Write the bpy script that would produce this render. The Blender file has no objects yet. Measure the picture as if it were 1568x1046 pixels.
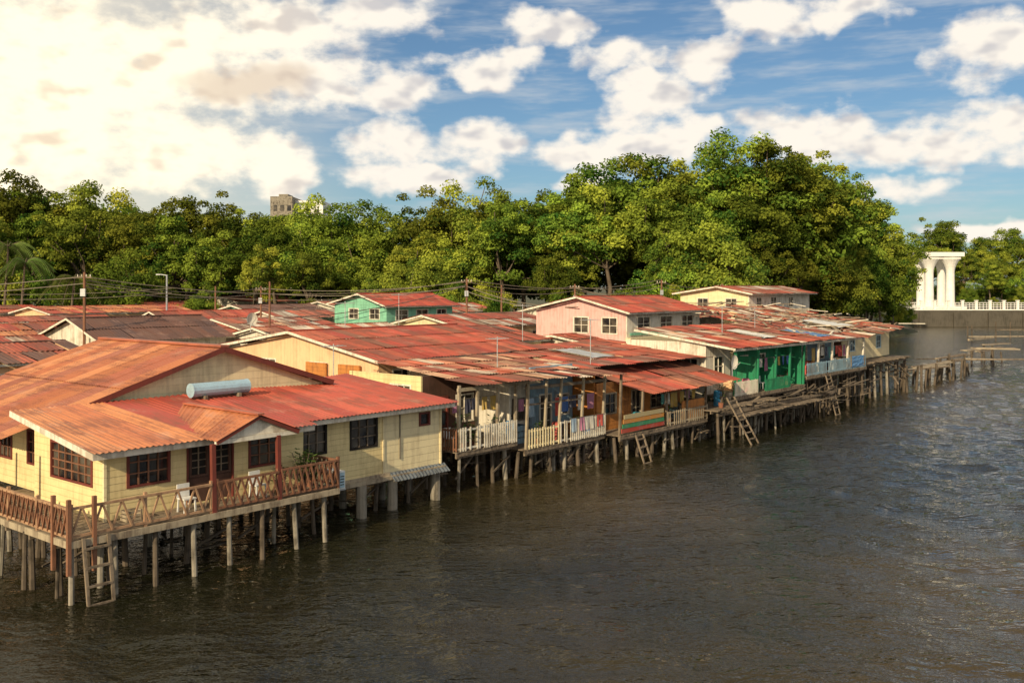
import bpy, math, random
import numpy as np
from mathutils import Vector
R=random.Random(11)
sc=bpy.context.scene
CU,SU=.645,.764
P0=(-12.6,27.9)
ANG=math.atan2(SU,CU)
def W(s,t,z=0.0): return Vector((P0[0]+CU*s-SU*t,P0[1]+SU*s+CU*t,z))
def link(o): sc.collection.objects.link(o); return o

# ---------------------------------------------------------------- materials
def nt(name):
    m=bpy.data.materials.new(name); m.use_nodes=True
    n=m.node_tree; n.nodes.clear()
    out=n.nodes.new('ShaderNodeOutputMaterial'); b=n.nodes.new('ShaderNodeBsdfPrincipled')
    n.links.new(b.outputs[0],out.inputs[0]); return m,n,b,out
def M(n,op,a,b=None,c=None):
    x=n.nodes.new('ShaderNodeMath'); x.operation=op
    for i,v in enumerate((a,b,c)):
        if v is None: continue
        if isinstance(v,(int,float)): x.inputs[i].default_value=v
        else: n.links.new(v,x.inputs[i])
    return x.outputs[0]
def MR(n,v,a,b,c=0.0,d=1.0,smooth=False):
    x=n.nodes.new('ShaderNodeMapRange')
    if smooth: x.interpolation_type='SMOOTHSTEP'
    n.links.new(v,x.inputs[0])
    for i,k in enumerate((a,b,c,d)): x.inputs[i+1].default_value=k
    return x.outputs[0]
def MIX(n,f,a,b,mode='MIX'):
    x=n.nodes.new('ShaderNodeMix'); x.data_type='RGBA'; x.blend_type=mode
    if isinstance(f,(int,float)): x.inputs[0].default_value=f
    else: n.links.new(f,x.inputs[0])
    for i,v in ((6,a),(7,b)):
        if isinstance(v,tuple): x.inputs[i].default_value=(v+(1,))[:4]
        else: n.links.new(v,x.inputs[i])
    return x.outputs[2]
def NOISE(n,vec,scale,detail=5,rough=.55,w=None):
    x=n.nodes.new('ShaderNodeTexNoise'); x.inputs['Scale'].default_value=scale
    x.inputs['Detail'].default_value=detail; x.inputs['Roughness'].default_value=rough
    n.links.new(vec,x.inputs['Vector']); return x.outputs
def MAP(n,vec,sc_):
    x=n.nodes.new('ShaderNodeMapping'); x.inputs['Scale'].default_value=sc_
    n.links.new(vec,x.inputs[0]); return x.outputs[0]
def weather(name,base,dirt,rough=.8,nscale=1.3,amt=.6,plank=None,col=False,metal=0,bump=.01,streak=True,spec=.3,gro=.35,roofy=False):
    m,n,b,out=nt(name)
    tc=n.nodes.new('ShaderNodeTexCoord'); v=tc.outputs['Object']
    c1=NOISE(n,v,nscale,6,.65)[0]
    if streak: c2=NOISE(n,MAP(n,v,(5,5,.5)),1.2,4,.6)[0]
    elif roofy: c2=NOISE(n,MAP(n,v,(6,.6,.6)),1.0,4,.65)[0]
    else: c2=NOISE(n,v,nscale*6,4,.6)[0]
    f=M(n,'ADD',M(n,'MULTIPLY',c1,.55),M(n,'MULTIPLY',c2,.45))
    f=MR(n,f,.44,.64,0,amt,True)
    if col:
        a=n.nodes.new('ShaderNodeAttribute'); a.attribute_name='Col'
        bc=MIX(n,1.0,a.outputs[0],base,'MULTIPLY')
    else: bc=base
    fine=NOISE(n,v,18,2,.6)[0]
    c=MIX(n,f,bc,dirt)
    if roofy:
        # sun-bleached chalky patches
        bl=NOISE(n,v,.9,5,.6)[0]
        c=MIX(n,MR(n,bl,.54,.74,0,.38,True),c,(.50,.30,.22))
    hgt=fine
    if plank:
        ax,p=plank
        sx=n.nodes.new('ShaderNodeSeparateXYZ'); n.links.new(v,sx.inputs[0])
        co=sx.outputs[2] if ax=='z' else M(n,'ADD',sx.outputs[0],sx.outputs[1])
        q=M(n,'DIVIDE',M(n,'ADD',co,100),p); fr=M(n,'FRACT',q)
        wn=n.nodes.new('ShaderNodeTexWhiteNoise'); wn.noise_dimensions='1D'; n.links.new(M(n,'FLOOR',q),wn.inputs['W'])
        c=MIX(n,MR(n,wn.outputs[0],0,1,0,.22),c,MIX(n,1.0,c,(.68,.66,.62),'MULTIPLY'))
        g=MR(n,fr,.0,.1,1,0)
        c=MIX(n,M(n,'MULTIPLY',g,gro),c,tuple(x*.5 for x in dirt))
        hgt=M(n,'ADD',M(n,'MULTIPLY',fine,.3),M(n,'SUBTRACT',M(n,'MULTIPLY',fr,.5 if ax=='z' else 0.0),M(n,'MULTIPLY',g,1.0)))
    c=MIX(n,M(n,'MULTIPLY',fine,.35),c,MIX(n,1.0,c,(.6,.6,.6),'MULTIPLY'))
    n.links.new(c,b.inputs['Base Color']); b.inputs['Roughness'].default_value=rough; b.inputs['Metallic'].default_value=metal
    b.inputs['Specular IOR Level'].default_value=spec
    if bump>0:
        bp=n.nodes.new('ShaderNodeBump'); bp.inputs['Strength'].default_value=.8; bp.inputs['Distance'].default_value=bump
        n.links.new(hgt,bp.inputs['Height']); n.links.new(bp.outputs[0],b.inputs['Normal'])
    return m
m_roof=weather('corrugated_paint',(1,1,1),(.19,.065,.04),.5,.7,.85,col=True,bump=0,streak=False,spec=.4,roofy=True)
m_old=weather('corrugated_rust',(1,1,1),(.14,.06,.04),.65,.6,.95,col=True,bump=0,streak=False,roofy=True)
m_yel=weather('wall_yellow',(.86,.70,.36),(.54,.40,.2),.75,.9,.55,('z',.22),bump=.009,gro=.28)
m_yel2=weather('wall_pale_yellow',(.87,.74,.45),(.54,.43,.26),.75,.9,.6,('z',.3),bump=.007,gro=.2)
m_peach=weather('wall_peach',(.88,.56,.32),(.55,.33,.2),.8,1.0,.5,('x',.28),bump=.01)
m_pink=weather('wall_pink',(.76,.46,.42),(.42,.26,.22),.8,1.0,.65,('x',.3))
m_white=weather('wall_white',(.76,.70,.58),(.34,.28,.2),.8,1.2,.8,('x',.25))
m_green=weather('wall_green',(.02,.24,.11),(.02,.08,.045),.7,1.2,.7,('x',.25))
m_mint=weather('wall_mint',(.24,.55,.38),(.12,.26,.18),.8,1.2,.7,('z',.3))
m_orange=weather('wall_orange',(.58,.23,.06),(.22,.09,.04),.8,1.2,.7,('z',.2))
m_blue=weather('wall_blue',(.24,.38,.48),(.18,.18,.18),.8,1.2,.75,('x',.22))
m_brownw=weather('wall_darkwood',(.11,.055,.038),(.05,.03,.02),.8,1.2,.6,('x',.2))
m_wood=weather('wood_grey',(.24,.185,.13),(.065,.047,.033),.85,1.6,.9,bump=0)
m_wood2=weather('wood_pale',(.40,.33,.23),(.14,.10,.07),.85,1.6,.85,bump=0)
m_post=weather('stilt_wood',(.13,.10,.072),(.028,.023,.016),.9,1.6,.9,bump=0)
m_conc=weather('stilt_concrete',(.30,.265,.21),(.08,.067,.05),.9,1.6,.9,bump=0)
m_rail=weather('rail_brown',(.25,.115,.065),(.10,.05,.03),.7,2.0,.7,bump=0)
m_railp=weather('rail_tan',(.43,.26,.15),(.18,.10,.06),.7,2.0,.7,bump=0)
m_red=weather('frame_red_brown',(.18,.042,.03),(.08,.03,.02),.6,2.0,.5,bump=0)
m_trim=weather('trim_white',(.76,.70,.58),(.38,.31,.23),.7,1.6,.8,bump=0)
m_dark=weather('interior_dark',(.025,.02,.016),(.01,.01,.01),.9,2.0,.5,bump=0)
m_conc2=weather('quay_stone',(.10,.088,.07),(.04,.036,.028),.9,.3,.8,bump=0)
m_wht=weather('white_paint',(.82,.8,.76),(.55,.52,.47),.6,.5,.4,bump=0)
m_cloth=weather('cloth',(1,1,1),(.3,.3,.3),.9,3,.25,col=True,bump=0)
m_metal=weather('galvanised',(.5,.52,.53),(.25,.2,.17),.4,2,.5,metal=.6,streak=False,bump=0)
m_tank=weather('tank_blue',(.42,.60,.70),(.3,.35,.38),.35,2,.5,metal=.2,streak=False,bump=0)
m_wire=weather('wire_grey',(.20,.17,.13),(.1,.08,.06),.6,2,.5,bump=0)
m_pot=weather('pot_terracotta',(.3,.12,.07),(.15,.08,.05),.8,3,.5,bump=0)
m_sheet=weather('skirting_sheet',(.13,.15,.17),(.06,.055,.05),.6,1,.8,bump=0)
m_tarp=weather('tarpaulin',(1,1,1),(.25,.24,.22),.6,.9,.4,col=True,bump=.03,streak=False)
def glassmat():
    m,n,b,o=nt('window_glass')
    tc=n.nodes.new('ShaderNodeTexCoord')
    f=MR(n,NOISE(n,tc.outputs['Object'],.9,2)[0],.4,.62)
    n.links.new(MIX(n,f,(.012,.012,.014),(.10,.085,.065)),b.inputs['Base Color'])
    b.inputs['Roughness'].default_value=.08; return m
m_glass=glassmat()
def leafmat():
    m=bpy.data.materials.new('foliage'); m.use_nodes=True; n=m.node_tree; n.nodes.clear()
    out=n.nodes.new('ShaderNodeOutputMaterial'); b=n.nodes.new('ShaderNodeBsdfDiffuse')
    a=n.nodes.new('ShaderNodeAttribute'); a.attribute_name='Col'
    oi=n.nodes.new('ShaderNodeObjectInfo')
    hs=n.nodes.new('ShaderNodeHueSaturation')
    n.links.new(MR(n,oi.outputs['Random'],0,1,.475,.535),hs.inputs['Hue'])
    n.links.new(MR(n,M(n,'FRACT',M(n,'MULTIPLY',oi.outputs['Random'],37.0)),0,1,.5,1.45),hs.inputs['Value'])
    hs.inputs['Saturation'].default_value=.94
    n.links.new(a.outputs[0],hs.inputs['Color'])
    n.links.new(hs.outputs[0],b.inputs['Color'])
    tr=n.nodes.new('ShaderNodeBsdfTranslucent'); n.links.new(hs.outputs[0],tr.inputs[0])
    mx=n.nodes.new('ShaderNodeMixShader'); mx.inputs[0].default_value=.28
    n.links.new(b.outputs[0],mx.inputs[1]); n.links.new(tr.outputs[0],mx.inputs[2]); n.links.new(mx.outputs[0],out.inputs[0])
    return m
m_leaf=leafmat()
m_bark=weather('bark',(.16,.12,.085),(.06,.045,.03),.9,1.5,.7,bump=0)

# ---------------------------------------------------------------- builder
class B:
    def __init__(s,name,o=None):
        s.e=bpy.data.objects.new(name,None); link(s.e); s.e.empty_display_size=.5
        s.o=o; s.p={}
        if o is not None:
            s.e.location=W(o[0],o[1]); s.e.rotation_euler=(0,0,ANG)
    def add(s,key,mat,vs,fs,col=(1,1,1)):
        k=(key,mat.name)
        d=s.p.setdefault(k,dict(v=[],f=[],c=[],m=mat))
        n=len(d['v']); d['v']+=[tuple(v) for v in vs]; d['f']+=[tuple(i+n for i in f) for f in fs]; d['c']+=[col]*len(fs)
    def box(s,key,mat,a0,a1,b0,b1,c0,c1,col=(1,1,1)):
        vs=[(a0,b0,c0),(a1,b0,c0),(a1,b1,c0),(a0,b1,c0),(a0,b0,c1),(a1,b0,c1),(a1,b1,c1),(a0,b1,c1)]
        s.add(key,mat,vs,[(0,3,2,1),(4,5,6,7),(0,1,5,4),(1,2,6,5),(2,3,7,6),(3,0,4,7)],col)
    def beam(s,key,mat,a,b,w,h=None,n=4,taper=1.0,col=(1,1,1)):
        a=Vector(a); b=Vector(b); d=(b-a)
        if d.length<1e-5: return
        d.normalize()
        up=Vector((0,0,1)) if abs(d.z)<.9 else Vector((0,1,0))
        x=d.cross(up).normalized(); y=x.cross(d).normalized()
        if h is None: h=w
        vs=[]
        for k,(c,sca) in enumerate(((a,1.0),(b,taper))):
            for i in range(n):
                if n==4:
                    sx,sy=((-1,-1),(1,-1),(1,1),(-1,1))[i]; q=c+x*sx*w/2*sca+y*sy*h/2*sca
                else:
                    an=2*math.pi*i/n; q=c+x*math.cos(an)*w/2*sca+y*math.sin(an)*h/2*sca
                vs.append(q)
        fs=[(i,(i+1)%n,n+(i+1)%n,n+i) for i in range(n)]+[tuple(range(n))[::-1],tuple(range(n,2*n))]
        s.add(key,mat,vs,fs,col)
    def wall(s,key,mat,ax,c,a0,a1,z0,z1,th=.1,op=()):
        def bx(p0,p1,q0,q1):
            if p1-p0<.01 or q1-q0<.01: return
            if ax=='s': s.box(key,mat,p0,p1,c,c+th,q0,q1)
            else: s.box(key,mat,c,c+th,p0,p1,q0,q1)
        cur=a0
        for (o0,o1,y0,y1) in sorted(op):
            bx(cur,o0,z0,z1); bx(o0,o1,z0,y0); bx(o0,o1,y1,z1); cur=o1
        bx(cur,a1,z0,z1)
    def win(s,ax,c,a0,a1,z0,z1,fm,nx=2,nz=2,th=.05,bar=.04,gm=None,bm=None):
        gm=gm or m_glass; bm=bm or fm
        def bx(k,m,p0,p1,d0,d1,q0,q1):
            if ax=='s': s.box(k,m,p0,p1,c+d0,c+d1,q0,q1)
            else: s.box(k,m,c+d0,c+d1,p0,p1,q0,q1)
        bx('window_glass',gm,a0,a1,.055,.075,z0,z1)
        f=.08
        bx('window_frame',fm,a0-f,a0+.01,-.035,.06,z0-f,z1+f); bx('window_frame',fm,a1-.01,a1+f,-.035,.06,z0-f,z1+f)
        bx('window_frame',fm,a0+.01,a1-.01,-.035,.06,z0-f,z0); bx('window_frame',fm,a0+.01,a1-.01,-.035,.06,z1,z1+f)
        for i in range(1,nx):
            q=a0+(a1-a0)*i/nx; bx('window_bars',bm,q-bar/2,q+bar/2,.0,.052,z0,z1)
        for i in range(1,nz):
            q=z0+(z1-z0)*i/nz; bx('window_bars',bm,a0+.01,a1-.01,.004,.048,q-bar/2,q+bar/2)
    def sheets(s,key,mat,A,Bb,C,D,pal,sw=.9,sl=2.4,pitch=.2,amp=.022,jit=.012,skip=0.0,var=.1,ragged=0):
        A,Bb,C,D=[Vector(q) for q in (A,Bb,C,D)]
        L1=(Bb-A).length; L2=((D-A).length+(C-Bb).length)/2
        nx=max(1,round(L1/sw)); ny=max(1,round(L2/sl)); nrm=(Bb-A).cross(D-A).normalized()
        if nrm.z<0: nrm=-nrm
        nc=max(2,int(sw/pitch*4))
        def P(u,v): return (A*(1-u)+Bb*u)*(1-v)+(D*(1-u)+C*u)*v
        for j in range(ny):
            for i in range(nx):
                if R.random()<skip: continue
                c=R.choice(pal); k=1+R.uniform(-var,var); c=tuple(min(1,x*k) for x in c)
                o0=R.uniform(0,jit)+.004*(i%2); o1=R.uniform(0,jit)
                v0=j/ny-.10/L2-(R.uniform(0,ragged)/L2 if j==0 else 0); v1=(j+1)/ny
                sk=R.uniform(-jit,jit)/L1*2
                vs=[]
                for q in range(nc+1):
                    u=(i+q/nc*1.02)/nx; u=min(u,1.0+.01)
                    rib=amp*math.sin(2*math.pi*u*L1/pitch)
                    vs.append(P(u+sk,v0)+nrm*(rib+.035+o0)); vs.append(P(u,v1)+nrm*(rib+o1))
                fs=[(2*q,2*q+2,2*q+3,2*q+1) for q in range(nc)]
                s.add(key,mat,vs,fs,c)
    def finish(s):
        for (key,mn),d in s.p.items():
            me=bpy.data.meshes.new(key)
            o=s.o or (0,0)
            me.from_pydata([(v[0]-o[0],v[1]-o[1],v[2]) for v in d['v']],[],d['f'])
            me.materials.append(d['m'])
            at=me.color_attributes.new('Col','FLOAT_COLOR','CORNER')
            arr=np.ones((len(me.loops),4),dtype=np.float32)
            cnt=np.array([len(f) for f in d['f']]); arr[:,:3]=np.repeat(np.array(d['c'],dtype=np.float32),cnt,axis=0)
            at.data.foreach_set('color',arr.ravel()); me.update()
            ob=bpy.data.objects.new(key,me); link(ob); ob.parent=s.e
        return s.e
def stilts(b,s0,s1,t0,t1,zd,ds=2.2,dt=2.2,mat=None,w=.18,key='stilts',lean=.18,brace=True):
    mat=mat or m_post
    ns=max(1,round((s1-s0)/ds)); ntt=max(1,round((t1-t0)/dt))
    for j in range(ntt+1):
        for i in range(ns+1):
            s=s0+(s1-s0)*i/ns+R.uniform(-.3,.3); t=t0+(t1-t0)*j/ntt+R.uniform(0,.3)
            ww=w*R.uniform(.7,1.25)
            b.beam(key,m_conc if R.random()<.25 else mat,(s+R.uniform(-lean,lean),t+R.uniform(-lean,lean)-.02,-1.2),(s,t,zd),ww,n=7,taper=.85)
        if brace: b.beam('joists',m_wood,(s0,(t0+(t1-t0)*j/ntt),zd-.12),(s1,(t0+(t1-t0)*j/ntt),zd-.14),.1,.18)
    for i in range(ns):
        if R.random()<.4 and brace:
            a=s0+(s1-s0)*i/ns; c=s0+(s1-s0)*(i+1)/ns
            b.beam('bracing',m_post,(a,t0+.05,R.uniform(.2,.6)),(c,t0+.12,zd-R.uniform(.2,.8)),.07)
    if brace:
        for i in range(int((s1-s0)*1.1)):
            s=R.uniform(s0,s1); t=R.uniform(t0+.3,min(t1,t0+3)); z=R.uniform(.25,zd-.25)
            b.beam('stored_timber',R.choice([m_post,m_post,m_wood]),(s,t,z),(s+R.uniform(-1.6,1.6),t+R.uniform(-.5,.5),z+R.uniform(-.25,.25)),R.uniform(.06,.16),.05)
def deck(b,s0,s1,t0,t1,z,w=.16,key='deck_boards',mat=None,rag=.05):
    mat=mat or m_wood
    n=int((s1-s0)/w)
    for i in range(n):
        a=s0+i*(s1-s0)/n; b.box(key,mat,a,a+(s1-s0)/n-.015,t0-R.uniform(0,rag),t1,z-.045-R.uniform(0,.006),z)
    b.beam('deck_edge',mat,(s0,t0-.04+.06,z-.13),(s1,t0+.02,z-.13),.07,.16)
def pickets(b,ax,c,a0,a1,z0,z1,mat,gap=.16,w=.08,rnd=.03,miss=0.05,key='railing'):
    def pt(a,d,z): return (a,c+d,z) if ax=='s' else (c+d,a,z)
    for z in (z0+.12,z1-.1): b.beam(key,mat,pt(a0,0,z),pt(a1,0,z),.05,.08)
    n=int((a1-a0)/gap)
    for i in range(n+1):
        if R.random()<miss: continue
        a=a0+(a1-a0)*i/max(1,n)
        if ax=='s': b.box(key,mat,a-w/2,a+w/2,c-.055,c-.03,z0+R.uniform(-rnd,rnd),z1+R.uniform(-rnd,rnd))
        else: b.box(key,mat,c-.055,c-.03,a-w/2,a+w/2,z0+R.uniform(-rnd,rnd),z1+R.uniform(-rnd,rnd))
def zigzag(b,ax,c,a0,a1,z0,z1,m1,m2,step=.34,cross=False):
    def pt(a,d,z): return (a,c+d,z) if ax=='s' else (c+d,a,z)
    b.beam('railing_rail',m1,pt(a0,0,z1),pt(a1,0,z1),.09,.07); b.beam('railing_rail',m1,pt(a0,0,z0),pt(a1,0,z0),.06,.07)
    n=max(2,int((a1-a0)/step))
    for i in range(n):
        p=a0+(a1-a0)*i/n; q=a0+(a1-a0)*(i+1)/n
        if i%2==0 or cross: b.beam('railing_slats',m2,pt(p,0.0,z0),pt(q,0.0,z1),.055,.045)
        if i%2==1 or cross: b.beam('railing_slats',m2,pt(p,-.03,z1),pt(q,-.03,z0),.055,.045)
    k=max(1,round((a1-a0)/1.9))
    for i in range(k+1):
        p=a0+(a1-a0)*i/k; b.beam('railing_posts',m1,pt(p,.03,z0-.15),pt(p,.03,z1+.12),.09)
def gable_wall(b,key,mat,ax,c,a0,a1,z0,am,zm,th=.1,z1=None):
    z1=z0 if z1 is None else z1
    def pt(a,d,z): return (a,c+d,z) if ax=='s' else (c+d,a,z)
    vs=[pt(a0,0,z0),pt(a1,0,z1),pt(am,0,zm),pt(a0,th,z0),pt(a1,th,z1),pt(am,th,zm)]
    b.add(key,mat,vs,[(0,1,2),(5,4,3),(0,3,4,1),(1,4,5,2),(2,5,3,0)])
RED=[(.42,.075,.045),(.36,.06,.04),(.45,.09,.055),(.32,.055,.04)]
REDO=[(.38,.085,.05),(.31,.07,.042),(.42,.11,.065),(.25,.07,.05),(.40,.075,.05),(.22,.09,.06)]
ORA_LIT=[(.55,.21,.085),(.49,.17,.07),(.57,.23,.10),(.44,.145,.065)]  # red roof tones with a warm sunlit glow put into the colour
MIXP=[(.42,.09,.05),(.34,.08,.05),(.5,.40,.31),(.26,.10,.065),(.44,.12,.07),(.38,.07,.045),(.5,.3,.19),(.66,.58,.48),(.2,.08,.055),(.48,.2,.12)]
BRN=[(.11,.06,.05),(.13,.07,.055),(.095,.055,.05),(.15,.08,.065)]
GRY=[(.38,.32,.26),(.28,.2,.15),(.45,.41,.36),(.32,.12,.08),(.38,.12,.08),(.4,.1,.06)]

def house(name,s0,s1,t0,t1,zf,ze,zr,wall,pal,ov=.5,tr=None,mat=None,ze1=None,fw=(),lw=(),frame=None,front=None,sk=0,pitch=.25,stilt=True,gmat=None,jit=.03):
    b=B(name,(s0,t0)); mat=mat or m_old; frame=frame or m_trim
    tr=(t0+t1)/2 if tr is None else tr; ze1=ze if ze1 is None else ze1
    sl=(zr-ze)/(tr-t0+ov)
    zw=ze+sl*ov-.02
    front=front or wall
    b.wall('front_wall',front,'s',t0,s0,s1,zf,zw-.06,op=fw)
    for o in fw: b.win('s',t0,*o,frame,2,2)
    b.wall('side_wall',wall,'t',s0+.003,t0+.1,t1,zf,zw-.06,op=lw)
    for o in lw: b.win('t',s0+.003,*o,frame,2,2)
    b.wall('side_wall',wall,'t',s1-.103,t0+.1,t1,zf,zw-.06)
    b.wall('back_wall',wall,'s',t1-.1,s0,s1,zf,zw-.08)
    g=gmat or wall
    for c in (s0+.003,s1-.103): gable_wall(b,'gable',g,'t',c,t0,t1,zw-.06,tr,zr-.07)
    b.sheets('roof',mat,(s0-ov,t0-ov,ze),(s1+ov,t0-ov,ze),(s1+ov,tr,zr),(s0-ov,tr,zr),pal,pitch=pitch,jit=jit,skip=sk,ragged=.15 if jit>.02 else 0)
    b.sheets('roof',mat,(s1+ov,t1+ov,ze1),(s0-ov,t1+ov,ze1),(s0-ov,tr,zr),(s1+ov,tr,zr),pal,pitch=pitch,jit=jit)
    b.beam('ridge_cap',mat,(s0-ov,tr,zr+.03),(s1+ov,tr,zr+.03),.3,.07,col=tuple(x*.9 for x in pal[0]))
    b.beam('fascia',frame,(s0-ov+.02,t0-ov,ze-.06),(s0-ov+.02,tr,zr-.06),.04,.14)
    b.beam('fascia',frame,(s0-ov+.02,t1+ov,ze1-.06),(s0-ov+.02,tr,zr-.06),.04,.14)
    b.beam('fascia',frame,(s0-ov,t0-ov+.03,ze-.06),(s1+ov,t0-ov+.03,ze-.06),.04,.12)
    b.box('floor',m_wood,s0,s1,t0+.1,t1-.1,zf-.15,zf-.02)
    if stilt: stilts(b,s0+.2,s1-.2,t0+.2,t1-.2,zf-.1,3,3.5,brace=False)
    return b

# ================================================================ HOUSE A
b=B('yellow_stilt_house',(0,0))
ZD=1.86
deck(b,0,9.8,0,2.05,ZD,.17); deck(b,0,1.8,2.05,14,ZD,.17)
b.beam('deck_edge',m_wood2,(-.03,0,ZD-.1),(-.03,14,ZD-.1),.08,.2); b.beam('deck_edge',m_wood2,(0,-.05,ZD-.1),(9.8,-.05,ZD-.1),.08,.2)
WF=1.5
opf=[(2.6,3.95,2.85,3.92),(4.65,6.4,1.92,3.95),(7.1,8.3,2.85,3.9)]
b.wall('front_wall',m_yel,'s',WF,1.8,9.4,ZD-.1,4.2,op=opf)
b.win('s',WF,*opf[0],m_red,4,3,bm=m_rail); b.win('s',WF,*opf[2],m_red,3,3,bm=m_rail)
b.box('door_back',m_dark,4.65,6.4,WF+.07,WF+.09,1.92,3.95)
for a in (4.68,5.55):
    b.box('door',m_brownw,a,a+.82,WF+.03,WF+.065,1.93,2.75)
    b.win('s',WF+.02,a+.12,a+.7,2.85,3.8,m_brownw,2,4,bar=.03,bm=m_wood)
for a in (4.62,5.5,6.36): b.box('door_frame',m_red,a,a+.06,WF-.04,WF+.03,1.9,3.98)
b.box('door_frame',m_red,4.68,6.36,WF-.04,WF+.03,3.92,3.98)
opl=[(2.3,5.0,2.9,3.98)]
b.wall('side_wall',m_yel,'t',1.8,WF+.1,6.3,ZD-.1,4.15,op=opl)
b.win('t',1.8,*opl[0],m_red,6,4,bm=m_rail)
b.add('side_wall',m_yel,[(1.8,WF,4.15),(1.8,6.3,4.15),(1.8,6.3,4.86),(1.9,WF,4.15),(1.9,6.3,4.15),(1.9,6.3,4.86)],[(0,1,2),(5,4,3),(0,2,5,3),(1,4,5,2)])
b.box('corner_board',m_yel2,1.77,1.86,WF-.03,WF+.06,ZD,4.18)
opr=[(9.75,10.9,2.8,3.95),(12.2,13.5,2.75,3.92),(16.0,16.5,3.3,3.72)]
b.wall('front_wall',m_yel,'s',2.1,9.4,13.9,1.42,4.05,op=opr[:2]); b.wall('front_wall_pale',m_yel2,'s',2.103,13.9,17.2,1.42,4.05,op=opr[2:])
b.wall('side_wall',m_yel,'t',9.3,1.6,2.1,ZD,4.1)
b.win('s',2.1,*opr[0],m_dark,3,3,bm=m_wood); b.win('s',2.1,*opr[1],m_dark,3,3,bm=m_wood); b.win('s',2.1,*opr[2],m_red,1,1)
b.wall('side_wall_pale',m_yel2,'t',17.2,2.1,9,1.42,4.0)
for s in (13.85,17.17): b.box('corner_board',m_yel2,s,s+.08,2.06,2.12,1.42,4.05)
b.box('floor',m_wood2,9.3,17.35,1.9,9,1.25,1.415)
b.box('floor',m_wood,1.8,9.3,1.6,9,1.6,1.76)
b.sheets('skirting',m_sheet,(14.2,1.82,1.22),(17.4,1.82,1.22),(17.4,2.08,1.5),(14.2,2.08,1.5),[(1,1,1)],jit=.03)
b.beam('sill_board',m_wood2,(10,2.05,1.45),(14.2,2.05,1.45),.05,.18)
b.beam('drain_pipe',m_trim,(9.55,2.03,1.3),(9.55,2.03,4.0),.08,n=8); b.beam('conduit',m_wire,(14.8,2.07,2.0),(14.8,2.07,3.95),.04)
def zl(t): return 4.12+(t-.9)*.145
b.sheets('low_roof',m_roof,(1.1,.8,zl(.8)),(5.0,.8,zl(.8)),(4.3,6.6,zl(6.6)),(1.1,6.6,zl(6.6)),ORA_LIT,jit=.008,sl=6,var=.08)
b.sheets('low_roof',m_roof,(5.0,.8,zl(.8)),(9.4,.8,zl(.8)),(9.4,6.6,zl(6.6)),(4.3,6.6,zl(6.6)),RED,jit=.008,sl=6,var=.15)
b.sheets('low_roof',m_roof,(9.4,1.5,zl(1.0)),(17.6,1.5,zl(1.0)),(17.6,8.8,zl(6.6)),(9.4,6.6,zl(6.6)),RED,jit=.008,sl=6.5,var=.15)
b.beam('fascia',m_trim,(1.1,.84,zl(.8)-.1),(9.4,.84,zl(.8)-.1),.04,.2); b.beam('fascia',m_trim,(9.4,1.54,zl(1)-.1),(17.6,1.54,zl(1)-.1),.04,.17)
b.beam('fascia',m_trim,(1.12,.84,zl(.8)-.1),(1.12,6.6,zl(6.6)-.1),.04,.2)
b.beam('fascia',m_red,(17.58,1.5,zl(1)-.08),(17.58,8.8,zl(6.6)-.08),.04,.14)
b.box('soffit',m_wood2,1.3,9.2,.9,1.5,4.02,4.05)
G=6.5; 
gable_wall(b,'gable_wall',m_yel2,'s',G+.35,3.4,14.9,4.75,9.4,6.62)
b.wall('main_wall',m_yel,'t',2.6,6.4,16,1.8,4.25,op=[(7.2,8.6,2.8,3.9),(10,11.4,2.8,3.9)])
for o in ((7.2,8.6,2.8,3.9),(10,11.4,2.8,3.9)): b.win('t',2.6,*o,m_red,4,3,bm=m_rail)
b.wall('main_wall',m_yel,'t',14.6,7,16,1.8,4.95)
b.sheets('main_roof',m_roof,(.9,G,4.02),(.9,16.5,4.02),(9.4,16.5,6.7),(9.4,G,6.7),ORA_LIT[1:]+[(.42,.13,.07),(.38,.13,.075)],jit=.010,sl=4.6,var=.1)
b.sheets('main_roof',m_roof,(14.9,16.5,4.95),(14.9,G,4.95),(9.4,G,6.7),(9.4,16.5,6.7),RED,jit=.006,sl=6,var=.1)
b.beam('ridge_cap',m_roof,(9.4,G,6.74),(9.4,16.5,6.74),.4,.08,col=(.42,.13,.07))
b.beam('barge_board',m_red,(9.4,G+.02,6.62),(14.95,G+.02,4.87),.05,.2); b.beam('barge_board',m_red,(9.4,G+.02,6.62),(3.6,G+.02,4.79),.05,.2)
pz=4.14
b.sheets('porch_roof',m_roof,(4.85,-.05,pz),(4.85,3.0,pz+.02),(6.42,4.6,4.84),(6.42,-.05,4.82),ORA_LIT,jit=.004,sl=3)
b.sheets('porch_roof',m_roof,(8.0,3.0,pz+.02),(8.0,-.05,pz),(6.42,-.05,4.82),(6.42,4.6,4.84),RED,jit=.004,sl=3)
b.beam('ridge_cap',m_roof,(6.42,-.1,4.86),(6.42,4.5,4.88),.25,.06,col=(.45,.13,.07))
gable_wall(b,'porch_gable',m_trim,'s',.12,5.0,7.85,4.16,6.42,4.78,.05)
b.beam('barge_board',m_red,(4.8,0.0,pz-.06),(6.42,0.0,4.76),.04,.13); b.beam('barge_board',m_red,(8.05,0.0,pz-.06),(6.42,0.0,4.76),.04,.13)
b.beam('porch_beam',m_trim,(4.8,.1,4.08),(8.0,.1,4.08),.1,.14)
for s in (4.69,7.23): b.beam('porch_post',m_red,(s,.02,ZD-.1),(s,.08,4.05),.14)
for t in (5.5,9.0,12.5): b.beam('porch_post',m_red,(.15,t,ZD),(.3,t,4.1),.12)
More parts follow.
